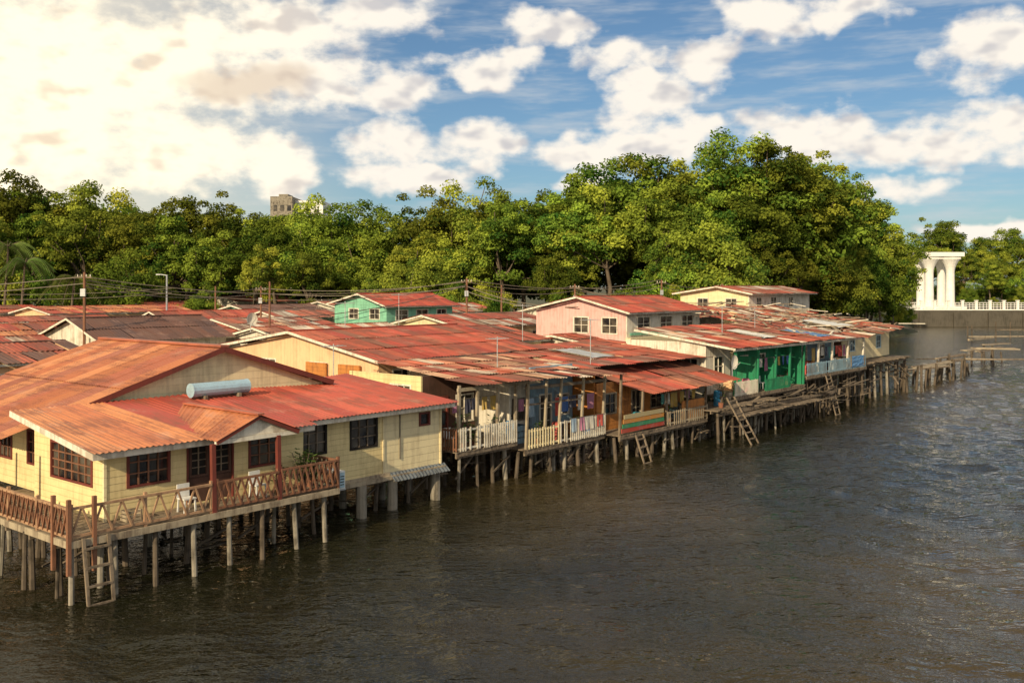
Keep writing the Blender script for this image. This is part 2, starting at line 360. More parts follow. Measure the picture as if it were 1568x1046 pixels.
zigzag(b,'s',.0,.05,4.6,ZD+.12,ZD+.92,m_railp,m_railp,.3); zigzag(b,'s',.0,4.8,7.2,ZD+.12,ZD+.95,m_rail,m_rail,.27,True); zigzag(b,'s',.0,7.3,9.8,ZD+.12,ZD+1.0,m_rail,m_rail,.24,True)
zigzag(b,'t',-.02,0.05,14,ZD+.12,ZD+.92,m_railp,m_rail,.3,True)
zigzag(b,'t',9.8,0.05,2.0,ZD+.12,ZD+1.0,m_rail,m_rail,.24,True)
for s,t in ((-.05,-.05),(-.05,.9),(.7,-.05)): b.beam('gate_post',m_rail,(s,t,.9),(s,t,ZD+1.2),.11)
for s in np.arange(.1,9.9,1.3):
    b.beam('stilts',m_conc if int(s*10)%3 else m_post,(s+R.uniform(-.15,.15),-.02,-1.2),(s,.1,ZD-.16),.18,n=8,taper=.9)
stilts(b,.1,9.6,1.2,9,ZD-.14,1.5,1.5,w=.18)
stilts(b,-.02,1.6,.9,14,ZD-.14,1.6,1.6,w=.18)
for s,t in ((12.6,1.95),(14.4,2.1),(16.9,2.1),(13.2,3.8),(15.4,3.8),(16.9,3.8)):
    b.beam('stilts',m_conc,(s,t,-1.2),(s,t,1.25),.42 if t<3 else .3,n=10)
stilts(b,10,17,2.4,8.6,1.3,1.4,1.5,w=.2)
b.finish()
def ladder(name,s,t,ztop,zbot,lean=.7,wd=.7,ax='s',mat=None,nr=5):
    l=B(name,(s,t)); mat=mat or m_wood
    ds,dt=(lean,0) if ax=='s' else (0,-lean)
    ws,wt=(0,wd) if ax=='s' else (wd,0)
    for k in (0,1): l.beam('rail',mat,(s+ws*k,t+wt*k,ztop),(s+ws*k+ds,t+wt*k+dt,zbot),.09,.07)
    for i in range(nr):
        f=(i+.6)/nr; z=ztop+(zbot-ztop)*f
        l.beam('rung_%d'%i,mat,(s+ds*f-.03*(ws>0),t+dt*f,z),(s+ws+ds*f,t+wt+dt*f,z),.1,.06)
    l.finish()
ladder('wooden_ladder',.35,-.1,1.9,-.2,.35,.75,'t',m_wood,4)
ladder('wooden_ladder',39.0,-.1,2.6,-.2,1.7,.9,'t',m_wood,8)
ladder('wooden_ladder',30.0,.4,1.4,-.2,.6,.7,'t',m_wood,4)
ladder('wooden_ladder',55.0,.5,2.8,-.2,.8,.8,'t',m_wood,6)

b=B('blue_water_tank',(8.65,5.7))
n=14
for k in range(n):
    a0=2*math.pi*k/n; a1=2*math.pi*(k+1)/n; r=.27; zc=5.17; tc=5.75
    b.add('shell',m_tank,[(7.4,tc+r*math.cos(a0),zc+r*math.sin(a0)),(9.9,tc+r*math.cos(a0),zc+r*math.sin(a0)),(9.9,tc+r*math.cos(a1),zc+r*math.sin(a1)),(7.4,tc+r*math.cos(a1),zc+r*math.sin(a1))],[(0,1,2,3)])
for s in (7.4,9.9): b.beam('end_cap',m_tank,(s-.02,tc,zc),(s+.02,tc,zc),.56,n=14)
for s in (7.9,9.4): b.box('cradle',m_wood,s-.06,s+.06,5.45,6.05,4.8,4.95)
b.finish()
b=B('air_conditioner',(9.95,.3))
b.box('casing',m_wht,9.93,10.25,.15,.9,1.75,2.4); b.beam('fan_grille',m_metal,(9.9+.36,.52,2.1),(9.9+.38,.52,2.1),.45,n=14)
b.box('front_panel',m_tank,9.98,10.2,.125,.147,1.8,2.35)
for z in (1.9,2.0,2.1,2.2): b.box('louvre',m_dark,10.0,10.18,.115,.124,z,z+.03)
b.beam('bracket',m_metal,(9.85,.2,1.72),(10.3,.2,1.72),.05); b.beam('bracket',m_metal,(9.85,.85,1.72),(10.3,.85,1.72),.05)
b.finish()

# ================================================================ HOUSE B (peach)
house('peach_house',20.5,33,9.7,23.3,2,5.38,6.68,m_peach,RED+REDO,tr=16.6,mat=m_old,ze1=5.6,
   lw=[(11.2,12.1,3.6,4.9),(13.8,15.2,3.7,5.0),(18.3,19.5,3.7,5.0)],fw=[(21.5,22.8,3.4,4.8)],frame=m_trim,jit=.025,pitch=.22).finish()
b=B('orange_window_shutters',(20,14)); 
for t0 in (13.65,10.95):
    b.box('awning_panel',m_orange,20.3,20.4,t0,t0+1.7,4.35,5.05); b.box('louvre_panel',m_trim,20.33,20.42,t0,t0+1.7,3.6,4.33)
    for z in np.arange(3.65,4.3,.12): b.box('slat',m_wood2,20.28,20.325,t0,t0+1.7,z,z+.05)
b.finish()

# ================================================================ C: veranda houses
b=B('veranda_house',(18.4,1.8))
b.sheets('roof',m_old,(18.6,1.6,4.72),(24.2,1.4,4.7),(24.2,9.0,5.3),(19.6,9.0,5.36),MIXP,jit=.09,sl=1.9,ragged=.3,var=.2)
b.wall('back_wall',m_brownw,'s',4.6,18.6,22.4,1.8,5.0,op=[(19.2,20.2,1.9,3.9),(20.9,22,2.7,3.9)])
b.win('s',4.6,19.2,20.2,1.9,3.9,m_red,2,3); b.win('s',4.6,20.9,22,2.7,3.9,m_trim,2,2)
b.wall('side_wall',m_yel,'t',18.5,4.6,9.6,1.8,5.0,op=[(5.3,6.6,3.4,4.5)]); b.win('t',18.5,5.3,6.6,3.4,4.5,m_trim,3,2)
b.wall('party_wall',m_white,'t',22.4,2.6,9.6,1.5,4.8)
deck(b,18.2,22.4,2.1,4.6,1.82)
pickets(b,'s',2.1,18.3,22.3,1.82,2.85,m_trim); pickets(b,'t',18.25,2.1,4.6,1.82,2.85,m_rail)
for s in (18.4,19.6,21.0,22.3): b.beam('veranda_post',m_wood2,(s,2.15,1.7),(s+R.uniform(-.05,.05),2.1,4.75),.12)
b.beam('header',m_wood2,(18.3,2.1,4.55),(24,2.0,4.55),.1,.15)
stilts(b,18.4,22.2,2.3,8.6,1.7,1.1,1.4,w=.2)
b.finish()
b=B('veranda_house',(23,1.8))
b.sheets('roof',m_old,(24.2,1.4,4.66),(29.4,.9,4.55),(30.4,9.0,5.25),(24.2,9.0,5.3),MIXP,jit=.1,sl=1.8,ragged=.4,var=.2)
b.wall('back_wall',m_white,'s',4.2,22.6,25.6,1.4,5.0,op=[(23.2,24.2,1.5,3.5),(24.6,25.4,2.4,3.4)])
b.win('s',4.2,23.2,24.2,1.5,3.5,m_wood,2,3); b.win('s',4.2,24.6,25.4,2.4,3.4,m_wood,2,2)
b.wall('back_wall_blue',m_blue,'s',3.9,25.6,29.2,1.4,5.0,op=[(26.4,27.3,1.5,3.5),(27.8,28.8,2.4,3.4)])
b.win('s',3.9,26.4,27.3,1.5,3.5,m_trim,2,3); b.win('s',3.9,27.8,28.8,2.4,3.4,m_trim,2,2)
deck(b,22.6,29.2,1.8,4.4,1.4)
pickets(b,'s',1.8,22.9,25.2,1.42,2.35,m_yel2,.2); pickets(b,'s',1.75,25.3,29.1,1.42,2.5,m_trim,.16)
for s in (22.8,24.2,25.3,27.2,29.1): b.beam('veranda_post',m_wood2,(s,1.9,1.2),(s+R.uniform(-.06,.06),1.7,4.6),.11)
b.beam('header',m_wood,(22.7,1.85,4.3),(29.3,1.75,4.25),.1,.15); b.beam('lintel',m_wood,(22.7,1.9,3.5),(27,1.8,3.45),.06,.08)
stilts(b,22.8,29,2.0,8.6,1.28,.9,1.4,w=.2)
b.finish()
b=B('orange_house',(29.5,1))
b.sheets('upper_roof',m_old,(29.8,3.4,4.75),(43,3.2,4.65),(43,11,5.45),(30.4,11,5.5),REDO+[(.2,.1,.08)],jit=.05,sl=2.2,ragged=.2,var=.15)
b.sheets('lower_roof',m_old,(31.4,.4,3.42),(41.2,.3,3.5),(41.6,4.4,4.4),(30.9,4.4,4.35),REDO+[(.45,.17,.09)],jit=.06,sl=2.0,ragged=.25,var=.18)
b.wall('front_wall',m_orange,'s',2.6,29.6,38.5,1.2,3.95,op=[(30.4,31.4,2.3,3.3),(33,33.9,1.4,3.3),(35,36.2,2.2,3.2)])
for o in ((30.4,31.4,2.3,3.3),(33,33.9,1.4,3.3),(35,36.2,2.2,3.2)): b.win('s',2.6,*o,m_wood2,2,2)
b.wall('upper_wall',m_brownw,'s',4.8,29.6,43,1.6,4.8)
b.wall('side_wall',m_orange,'t',29.5,2.7,9,1.2,4.6)
deck(b,29.3,38.5,.9,2.7,1.38)
for k,c in enumerate([(.4,.06,.035),(.04,.22,.10),(.5,.22,.05),(.42,.34,.18)]):
    b.box('hull_board',m_cloth,29.4+.05*k,33.6-.05*k,.86-.02*k,.9-.02*k,1.5+.24*k,1.72+.24*k,col=c)
pickets(b,'s',.9,34.0,38.4,1.4,2.2,m_wood2,.22)
for s in (29.4,31.5,34,36.2,38.4): b.beam('veranda_post',m_wood,(s,1.0,1.2),(s+R.uniform(-.06,.06),.9,3.6 if s>31 else 4.6),.11)
b.box('half_wall',m_orange,35.8,38.4,1.0,1.05,1.5,2.6)
stilts(b,29.5,38.4,1.1,8,1.25,.9,1.4,w=.2)
b.finish()
b=B('plank_walkway',(37,0))
deck(b,38,47,.4,2.6,1.9,.2,rag=.5); deck(b,40,52,-.3,.9,1.45,.25,rag=.5)
stilts(b,38.2,56,.1,3,1.75,1.0,1.3,w=.17)
for i in range(90):
    s=R.uniform(37,62); t=R.uniform(-.5,1.6); z=R.uniform(.8,2.0)
    b.beam('loose_planks',R.choice([m_wood,m_post,m_post]),(s,t,z),(s+R.uniform(.8,3),t+R.uniform(-.4,.4),z+R.uniform(-.3,.3)),.14,.04)
b.finish()
b=B('green_house',(42,1))
b.sheets('roof',m_old,(41.8,.8,5.32),(52.5,.8,5.3),(52.5,8.2,6.3),(41.8,8.2,6.35),RED+REDO+MIXP[:8],jit=.07,sl=2.0,ragged=.3,var=.15)
b.sheets('roof',m_old,(52.5,.8,5.3),(63.6,.9,5.2),(63.6,8.2,6.15),(52.5,8.2,6.3),REDO+GRY,jit=.09,sl=2.0,ragged=.3,var=.15)
b.beam('fascia',m_trim,(41.8,.9,5.2),(63.6,.95,5.12),.05,.16); b.beam('fascia',m_trim,(41.85,.8,5.25),(41.85,8.2,6.25),.05,.14)
ops=[(43.2,44.4,3.4,4.6),(46.2,47.2,2.4,4.5),(48.8,49.8,3.4,4.5)]
b.wall('front_wall',m_white,'s',3.0,42.2,45.4,2.2,5.5,op=ops[:1]); b.wall('front_wall_green',m_green,'s',2.7,45.4,52.5,2.2,5.5,op=ops[1:])
for o,tt in zip(ops,(3.0,2.7,2.7)): b.win('s',tt,*o,m_trim,2,2)
b.wall('side_wall',m_white,'t',42.1,3,9,2.0,5.6,op=[(3.6,4.6,3.5,4.5)]); b.win('t',42.1,3.6,4.6,3.5,4.5,m_trim,2,2)
ops=[(53.8,55,3.6,4.6),(57,57.9,2.9,4.6),(60,61.2,3.6,4.6)]
b.wall('front_wall_blue',m_blue,'s',3.2,52.5,63,2.7,5.4,op=ops)
for o in ops: b.win('s',3.2,*o,m_trim,2,2)
b.wall('partition',m_green,'t',45.4,1.2,2.7,2.3,4.6); b.wall('partition',m_green,'t',52.4,1.2,3.2,2.3,5.2)
b.wall('partition',m_green,'t',48.0,1.2,2.7,2.3,4.4)
deck(b,42,52.6,1,3.1,2.3); deck(b,52.6,64,.9,3.3,2.85)
pickets(b,'s',1.05,42.2,45.3,2.3,3.2,m_trim); pickets(b,'s',1.05,46.4,50,2.3,3.1,m_green); pickets(b,'s',.95,52.8,63.8,2.85,3.75,m_blue,.22)
for s in (42.3,45.4,48,50.2,52.5): b.beam('veranda_post',m_green,(s,1.1,2.2),(s,1.0,5.25),.13)
for s in (55,57.5,60.5,63.7): b.beam('veranda_post',m_trim,(s,1.1,2.8),(s,1.0,5.2),.13)
stilts(b,42.2,52.4,1.2,8,2.18,1.1,1.4,w=.2); stilts(b,52.8,63.8,1.2,8,2.7,1.1,1.4,w=.2)
b.finish()
# tarpaulins draped over roofs and railings
def tarp(A,Bb,C,D,col):
    A,Bb,C,D=[Vector(q) for q in (A,Bb,C,D)]; b=B('tarpaulin',(A.x,A.y)); m_=8; vs=[]
    for j in range(m_+1):
        for i in range(m_+1):
            u,v=i/m_,j/m_; p=(A*(1-u)+Bb*u)*(1-v)+(D*(1-u)+C*u)*v; vs.append(p+Vector((0,0,R.uniform(0,.05)))+Vector((R.uniform(-.05,.05),R.uniform(-.03,.03),0)))
    b.add('sheet',m_tarp,vs,[(j*(m_+1)+i,j*(m_+1)+i+1,(j+1)*(m_+1)+i+1,(j+1)*(m_+1)+i) for j in range(m_) for i in range(m_)],col)
    for (x,y) in ((A,D),(Bb,C)): b.beam('batten',m_wood,x+Vector((0,0,.06)),y+Vector((0,0,.06)),.08,.05)
    b.finish()
tarp((56,1.6,5.45),(58.6,1.6,5.45),(58.6,4.6,5.86),(56,4.6,5.86),(.08,.2,.42))
tarp((49,2.4,5.62),(51.2,2.4,5.62),(51.2,5.6,6.05),(49,5.6,6.05),(.7,.68,.62))
tarp((66,4.0,5.75),(69.5,4.0,5.85),(69.5,7.5,6.3),(66,7.5,6.25),(.66,.66,.64))
tarp((60.8,.86,2.95),(63.4,.86,2.95),(63.4,.86,3.78),(60.8,.86,3.78),(.10,.26,.5))
tarp((33,5.4,5.0),(35.4,5.4,5.0),(35.4,8.5,5.32),(33,8.5,5.35),(.42,.44,.46))
b=B('scrap_roof_house',(64,3))
b.sheets('roof',m_old,(64,1.6,5.0),(76,2.2,5.55),(76,11,6.6),(64,11,6.4),GRY+MIXP,jit=.15,sl=1.8,ragged=.6,skip=.06,var=.2)
b.sheets('roof',m_old,(58,8.2,6.1),(76,10,6.5),(76,15,7.4),(58,15,7.3),GRY+MIXP,jit=.18,sl=1.8,ragged=.6,skip=.08,var=.2)
b.wall('front_wall',m_yel2,'s',3.0,64.4,75.2,3.1,5.3,op=[(66,67,3.9,4.9),(72,73,3.9,4.9)])
for o in ((66,67,3.9,4.9),(72,73,3.9,4.9)): b.win('s',3,*o,m_tank,2,2)
b.wall('side_wall',m_yel2,'t',75.1,3,11,3.1,5.6); b.wall('inner',m_brownw,'t',64.3,3.1,9,3,5.3)
deck(b,64,76,1.6,3.1,3.0,.25,rag=.6)
for i in range(110):
    s=R.uniform(56,77); t=R.uniform(1.5,13); z=5.5+(t-2)*.17+R.uniform(-.1,.4)
    b.beam('roof_timber',R.choice([m_wood2,m_wood,m_wood,m_wood2,m_trim]),(s,t,z),(s+R.uniform(-2.5,2.5),t+R.uniform(-2,2),z+R.uniform(-.3,.3)),.14,.06)
stilts(b,64,75.5,1.7,9,2.9,1.2,1.5,w=.22)
for i in range(30):
    s=R.uniform(62,77); t=R.uniform(.6,4); z=R.uniform(1,2.8)
    b.beam('fallen_timber',R.choice([m_wood,m_post,m_post]),(s,t,z),(s+R.uniform(-2,2),t+R.uniform(-1,1),max(-.3,z+R.uniform(-1.5,.5))),.12,.09)
b.finish()
b=house('pink_house',46.9,57.5,12.1,20.6,2,7.25,8.4,m_pink,RED+REDO,ov=.6,tr=16.3,mat=m_old,ze1=7.4,
   lw=[(13.0,14.3,5.7,6.8),(15.6,16.9,5.7,6.8)],fw=[(48.3,50,5.9,6.85),(51.5,53.2,5.9,6.85),(54.7,56.4,5.9,6.85)],frame=m_trim,front=m_white,jit=.02)
b.box('lower_wall',m_yel2,46.6,57.6,11.6,12.05,2,5.4); b.box('lower_wall',m_yel2,46.5,46.85,11.6,20.6,2,5.0)
b.box('window_band',m_mint,47.2,57.2,12.02,12.065,5.55,5.75)
b.finish()
house('hill_house',70.5,84,14.2,21.5,3,8.5,9.2,m_yel2,REDO+GRY,ov=.6,tr=17.3,lw=[(15.5,16.6,7.2,8.0),(18.5,19.6,7.2,8.0)],fw=[(72,73,7.2,8.1),(75,76.2,7.2,8.1),(79,80,7.2,8.1)],front=m_white).finish()
house('mint_green_house',49.3,58.2,40.5,48,2,7.3,8.5,m_mint,RED,ov=.6,tr=44,ze1=7.5,lw=[(41.5,42.8,6.1,7),(44.5,45.8,6.1,7)],fw=[(50.5,52,6.0,6.9),(53.2,54.7,6.0,6.9),(56,57.3,6.0,6.9)],jit=.015).finish()
house('dark_roof_house',18.6,28,34.5,43,2,5.55,7.0,m_white,BRN,ov=.5,tr=38.5,fw=[(20,21.2,4,5),(24,25.2,4,5)],lw=[(36,37.2,4.2,5.2)],jit=.03).finish()
FILL=[(4,14,27,35,5.0,5.9,m_peach,BRN+REDO),(14,24,46,53,5.4,6.3,m_white,ORA_LIT+REDO),(34,50,75,84,6.3,7.0,m_peach,RED+ORA_LIT),
(36,47,55,62,5.6,6.8,m_white,REDO+RED),(36,46,44,52,5.5,6.3,m_blue,GRY+MIXP),(29,41,28,36,5.3,6.2,m_white,MIXP),(44,56,26,34,5.9,6.8,m_yel2,GRY+REDO),
(22,34,61,69,5.5,6.4,m_mint,REDO+GRY),(52,62,87,95,6.4,7.2,m_white,REDO),(60,72,26,34,6.5,7.4,m_white,REDO+GRY),(60,70,45,53,6.4,7.3,m_yel2,RED+GRY),
(30,38,44,51,5.2,6.0,m_pink,REDO),(62,72,62,70,6.6,7.4,m_white,GRY),(50,60,62,70,6.3,7.1,m_mint,BRN),(8,18,58,66,5.6,6.5,m_white,REDO),(46,56,52,58,6.0,6.7,m_white,GRY+REDO),
(35,43,17,26,5.3,6.2,m_yel2,REDO+BRN),(74,84,30,38,7,7.8,m_white,REDO+GRY),(44,46,13,20,5,5.6,m_white,REDO),(58.5,69,16,24,6.4,7.1,m_white,GRY+MIXP),(10,17,37,44,4.9,5.8,m_yel2,MIXP),(24,33,52,58,5.4,6.1,m_white,MIXP),(68,78,92,100,7,7.8,m_white,REDO),(26,38,86,94,6.2,7,m_white,REDO)]
for (s0,s1,t0,t1,ze,zr,wm,pal) in FILL:
    L=s1-s0
    fw=[(s0+L*k-.5,s0+L*k+.5,ze-1.5,ze-.6) for k in (.2,.5,.8)] if L>5 else []
    lw=[(t0+1.5,t0+2.6,ze-1.5,ze-.6),(t1-3,t1-1.9,ze-1.5,ze-.6)]
    house('village_house',s0,s1,t0,t1,2,ze,zr,wm,pal,ov=.5,fw=fw,lw=lw,jit=.07,pitch=.3).finish()

# ================================================================ clutter
def potted(s,t,z,h=.8,n=70):
    b=B('potted_plant',(s,t))
    b.beam('pot',m_pot,(s,t,z),(s,t,z+.3),.24,n=10,taper=1.35)
    for i in range(n):
        a=R.uniform(0,6.28); r=R.uniform(0,.38)*h; zz=z+.3+R.uniform(.05,1)*h; l=R.uniform(.1,.22)
        c=Vector((s+r*math.cos(a),t+r*math.sin(a),zz)); d=Vector((math.cos(a),math.sin(a),R.uniform(-.4,.6))).normalized()*l; e=Vector((-math.sin(a),math.cos(a),0))*l*.35
        g=R.uniform(.7,1.4)
        b.add('leaves',m_leaf,[c-d*.2,c+d*.4+e,c+d,c+d*.4-e],[(0,1,2,3)],(.07*g,.13*g,.025*g))
        if i%6==0: b.beam('stem',m_bark,(s,t,z+.3),c,.02)
    b.finish()
for a in ((8.6,.5,ZD,1.2,160),(9.3,1.0,ZD,.9,90),(8.0,1.0,ZD,.6,60),(20,2.6,1.82,.7,70),(21.2,2.5,1.82,1.0,80),(24.3,2.3,1.4,.9,80),(27.5,2.3,1.4,.8,70),(37.6,1.6,1.4,1.0,80),(38.6,1.2,1.9,.7,60),(43,1.5,2.3,.7,50),(51,1.6,2.3,.8,50),(22.9,3.0,1.4,1.3,110),(35,1.4,1.4,.7,60),(19,2.4,1.82,1.3,100),(39.6,.6,1.9,1.1,80)): potted(*a)
def barrel(s,t,z,c,name='plastic_barrel'):
    b=B(name,(s,t)); b.beam('drum',m_cloth,(s,t,z),(s,t,z+.45),.5,n=14,taper=1.06,col=c); b.beam('drum_top',m_cloth,(s,t,z+.45),(s,t,z+.88),.53,n=14,taper=.9,col=c); b.beam('rim',m_cloth,(s,t,z+.43),(s,t,z+.47),.57,n=14,col=tuple(x*.7 for x in c)); b.beam('lid',m_cloth,(s,t,z+.88),(s,t,z+.93),.4,n=14,col=tuple(x*.6 for x in c)); b.finish()
for s,t,z,c in ((22.5,2.6,1.82,(.05,.3,.6)),(26,2.5,1.4,(.5,.1,.08)),(28.6,2.5,1.4,(.06,.25,.55)),(32,1.6,1.38,(.03,.35,.45)),(36.8,1.5,1.38,(.65,.6,.5)),(44.8,1.6,2.3,(.7,.2,.3)),(54,1.6,2.85,(.6,.1,.08)),(59,1.6,2.85,(.7,.7,.65)),(40.5,1.3,1.9,(.05,.3,.55))): barrel(s,t,z,c)
def laundry(s0,s1,t,z,n):
    b=B('hanging_laundry',(s0,t)); b.beam('line',m_wire,(s0,t,z),(s1,t,z-.03),.02)
    x=s0+.1
    for i in range(n):
        w=R.uniform(.35,.7); h=R.uniform(.5,.95); c=R.choice([(.5,.07,.05),(.6,.56,.48),(.06,.13,.35),(.5,.33,.08),(.08,.25,.22),(.4,.16,.25),(.05,.05,.08),(.3,.4,.5)])
        if x+w>s1: break
        m=5; vs=[]
        for k in range(m+1):
            u=k/m
            for v in (0,.5,1): vs.append((x+w*u+.02*v*math.sin(k*2),t+.05*v*math.sin(k*1.9+i),z-.02-h*v))
        b.add('cloth_%d'%i,m_cloth,vs,[(3*k+q,3*k+3+q,3*k+4+q,3*k+1+q) for k in range(m) for q in (0,1)],c)
        x+=w+R.uniform(.05,.4)
    b.finish()
laundry(18.8,22.2,3.0,4.0,6); laundry(23,25.1,2.6,3.7,4); laundry(25.5,29,2.3,3.6,6); laundry(34.2,38.2,1.5,3.1,6); laundry(46.5,52,1.6,4.4,7); laundry(54.8,63,1.5,4.7,10); laundry(26,29,1.68,2.55,4)
def chair(s,t,z):
    b=B('plastic_chair',(s,t)); c=(.75,.75,.72)
    b.box('seat',m_cloth,s-.22,s+.22,t-.22,t+.22,z+.42,z+.46,c); b.box('backrest',m_cloth,s-.22,s+.22,t+.2,t+.24,z+.47,z+.88,c)
    for i,(x,y) in enumerate(((-.2,-.2),(.2,-.2),(-.2,.2),(.2,.2))): b.beam('leg_%d'%i,m_cloth,(s+x,t+y,z),(s+x*.9,t+y*.9,z+.42),.045,col=c)
    b.finish()
chair(4.2,.8,ZD); chair(7.0,.9,ZD); chair(19,3.2,1.82); chair(47.5,1.8,2.3)
def crate(s,t,z,w,h,m):
    b=B('storage_crate',(s,t))
    for k in range(3):
        zz=z+h*k/3; b.box('front_slat',m,s,s+w,t-.02,t,zz+.02,zz+h/3-.02); b.box('back_slat',m,s,s+w,t+w*.7,t+w*.7+.02,zz+.02,zz+h/3-.02); b.box('side_slat',m,s-.02,s,t,t+w*.7,zz+.02,zz+h/3-.02); b.box('side_slat',m,s+w,s+w+.02,t,t+w*.7,zz+.02,zz+h/3-.02)
    b.box('bottom',m,s,s+w,t,t+w*.7,z+.005,z+.03)
    for x in (0,w-.05): b.box('corner',m_wood,s+x,s+x+.05,t-.045,t-.021,z,z+h)
    b.finish()
for a in ((19.9,3.6,1.82,.8,.7,m_wood2),(23.6,3.2,1.4,.9,.9,m_blue),(28,3,1.4,.8,.6,m_orange),(32.8,1.7,1.38,.7,.6,m_wood2),(37,2,1.38,.8,.9,m_blue),(41.6,1.2,1.9,1.0,.7,m_wood2),(44,2.2,2.3,.8,.8,m_peach),(50.3,1.9,2.3,.8,.7,m_wood2),(56,2.1,2.85,.9,.8,m_orange),(62,2.1,2.85,.9,.8,m_wood2),(2.2,.9,ZD,.5,.35,m_wood2)): crate(*a)
def dish(s,t,z,r=.45):
    b=B('satellite_dish',(s,t)); b.beam('mast',m_metal,(s,t,z),(s,t,z+.9),.06,n=6)
    vs=[(s,t-.02,z+.9)]; n=16
    for k in range(2):
        for i in range(n):
            a=6.283*i/n; q=r*(.55 if k==0 else 1); vs.append((s+q*math.cos(a),t-.05-.25*(q*q/r),z+.9+q*math.sin(a)))
    fs=[(0,1+i,1+(i+1)%n) for i in range(n)]+[(1+i,1+n+i,1+n+(i+1)%n,1+(i+1)%n) for i in range(n)]
    b.add('dish',m_trim,vs,fs); b.beam('feed_arm',m_metal,(s,t-.1,z+.5),(s,t-.55,z+.9),.03); b.finish()
dish(41.6,.9,3.6,.45); dish(16,50,6.2); dish(27,30,6)

# ================================================================ poles and wires
def upole(name,X,Y,z0,z1,arms=True,lamp=False):
    b=B(name); 
    b.e.location=(X,Y,0)
    b.beam('pole',m_rail if not lamp else m_metal,(0,0,z0),(.03,0,z1),.24,n=8,taper=.7)
    if arms:
        b.beam('crossarm',m_wood,(-.5,0,z1-.35),(.5,.05,z1-.35),.09)
        for x in (-.42,-.15,.15,.42): b.beam('insulator',m_trim,(x,0,z1-.3),(x,0,z1-.15),.07,n=6)
        b.box('junction_box',m_metal,-.15,.18,-.25,-.11,z1-1.6,z1-1.1)
    if lamp:
        b.beam('arm',m_metal,(0,0,z1-.05),(-.6,0,z1+.05),.07); b.box('lamp_head',m_metal,-1.0,-.55,-.1,.1,z1-.02,z1+.08)
    b.finish()
poles=[(-28.4,65,1,10.1,1),(-23.6,92,1,9.2,1),(-4.0,86,1,9.9,1),(6.2,97,1,9.4,1),(15.7,103,1,9.9,1),(-1.1,100,1,9.3,0),(-30,99,1,9.2,0),(-21.3,86,1,9.6,0),(24,112,1,9.5,1)]
for p in poles: upole('utility_pole',*p[:4],arms=bool(p[4]))
upole('street_lamp',-33.5,95,1,10.3,False,True)
b=B('overhead_wires')
def wire(a,c,sag=.8,w=.05):
    a=Vector(a); c=Vector(c); n=10; pr=a
    for i in range(1,n+1):
        u=i/n; q=a.lerp(c,u)-Vector((0,0,sag*4*u*(1-u))); b.beam('wire',m_wire,pr,q,w,n=4); pr=q
for k in (0,.45):
    wire((-75,60,8.8-k),(-28.4,65,9.8-k),1,.05); wire((-28.4,65,9.8-k),(-4.0,86,9.7-k),1.2); wire((-28.4,65,9.6-k),(-23.6,92,9-k),.6); wire((-23.6,92,9-k),(-4,86,9.6-k),.5)
    wire((-4,86,9.6-k),(6.2,97,9.2-k),.5); wire((6.2,97,9.2-k),(15.7,103,9.6-k),.5); wire((15.7,103,9.6-k),(24,112,9.3-k),.4); wire((-4,86,9.2-k),(5,74,7.6),.5); wire((6.2,97,9-k),(18,76,8),.6)
    wire((-33,95,9-k),(-60,80,9.5-k),.8)
wire((-4,86,9.8),(15.7,103,9.9),.9); wire((-4,86,9.3),(-14,60,7.2),.5)
b.finish()
for s,t,z0,z1 in ((31,4,4.8,7.4),(24.3,5,5,6.6),(48,5,6,7.8),(36,13,6,8),(17,9,5,6.4),(55,6,6,7.6),(27,20,6.3,8.2),(41,30,6,8.6)):
    b=B('tv_antenna',(s,t)); b.beam('mast',m_metal,(s,t,z0-.4),(s,t,z1),.05,n=6); b.beam('boom',m_metal,(s-.6,t,z1-.1),(s+.6,t,z1-.1),.04)
    for k in range(5): b.beam('element_%d'%k,m_metal,(s-.5+.25*k,t-.35,z1-.1),(s-.5+.25*k,t+.35,z1-.1),.025)
    b.finish()

# ================================================================ water & land
m,n,bs,out=nt('river_water')
tc=n.nodes.new('ShaderNodeTexCoord'); v=tc.outputs['Object']
mp=n.nodes.new('ShaderNodeMapping'); mp.inputs['Rotation'].default_value=(0,0,math.radians(-20)); mp.inputs['Scale'].default_value=(.7,1.25,1); n.links.new(v,mp.inputs[0]); v2=mp.outputs[0]
n2=NOISE(n,v2,2.6,3,.6)[0]; n3=NOISE(n,v,.035,3,.5)[0]; n5=NOISE(n,v2,.6,3,.5)[0]
h=M(n,'ADD',M(n,'MULTIPLY',n2,.13),M(n,'MULTIPLY',n5,.16))
bp=n.nodes.new('ShaderNodeBump'); bp.inputs['Strength'].default_value=1; bp.inputs['Distance'].default_value=1.0; n.links.new(h,bp.inputs['Height']); n.links.new(bp.outputs[0],bs.inputs['Normal'])
sx=n.nodes.new('ShaderNodeSeparateXYZ'); n.links.new(v,sx.inputs[0])
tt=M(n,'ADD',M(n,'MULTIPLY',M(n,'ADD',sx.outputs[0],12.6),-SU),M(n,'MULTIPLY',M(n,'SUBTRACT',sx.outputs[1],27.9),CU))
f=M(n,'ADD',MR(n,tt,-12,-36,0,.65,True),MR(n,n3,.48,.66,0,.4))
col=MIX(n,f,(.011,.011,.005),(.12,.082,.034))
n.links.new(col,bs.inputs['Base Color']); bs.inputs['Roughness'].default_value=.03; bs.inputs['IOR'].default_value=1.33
g=np.random.default_rng(5)
xa=np.concatenate([[-3000,-800,-200,-100],np.arange(-50,60,.19),np.arange(60,110,.5),[130,200,800,3000]])
ya=[-600.,0.,12.]; y=16.
while y<130: ya.append(y); y+=max(.13,.13*(y/30)**1.25)
ya=np.array(ya+[140,160,200,400,1200,4000.])
XX,YY=np.meshgrid(xa,ya)
ZZ=np.zeros_like(XX)
wd=math.radians(250)
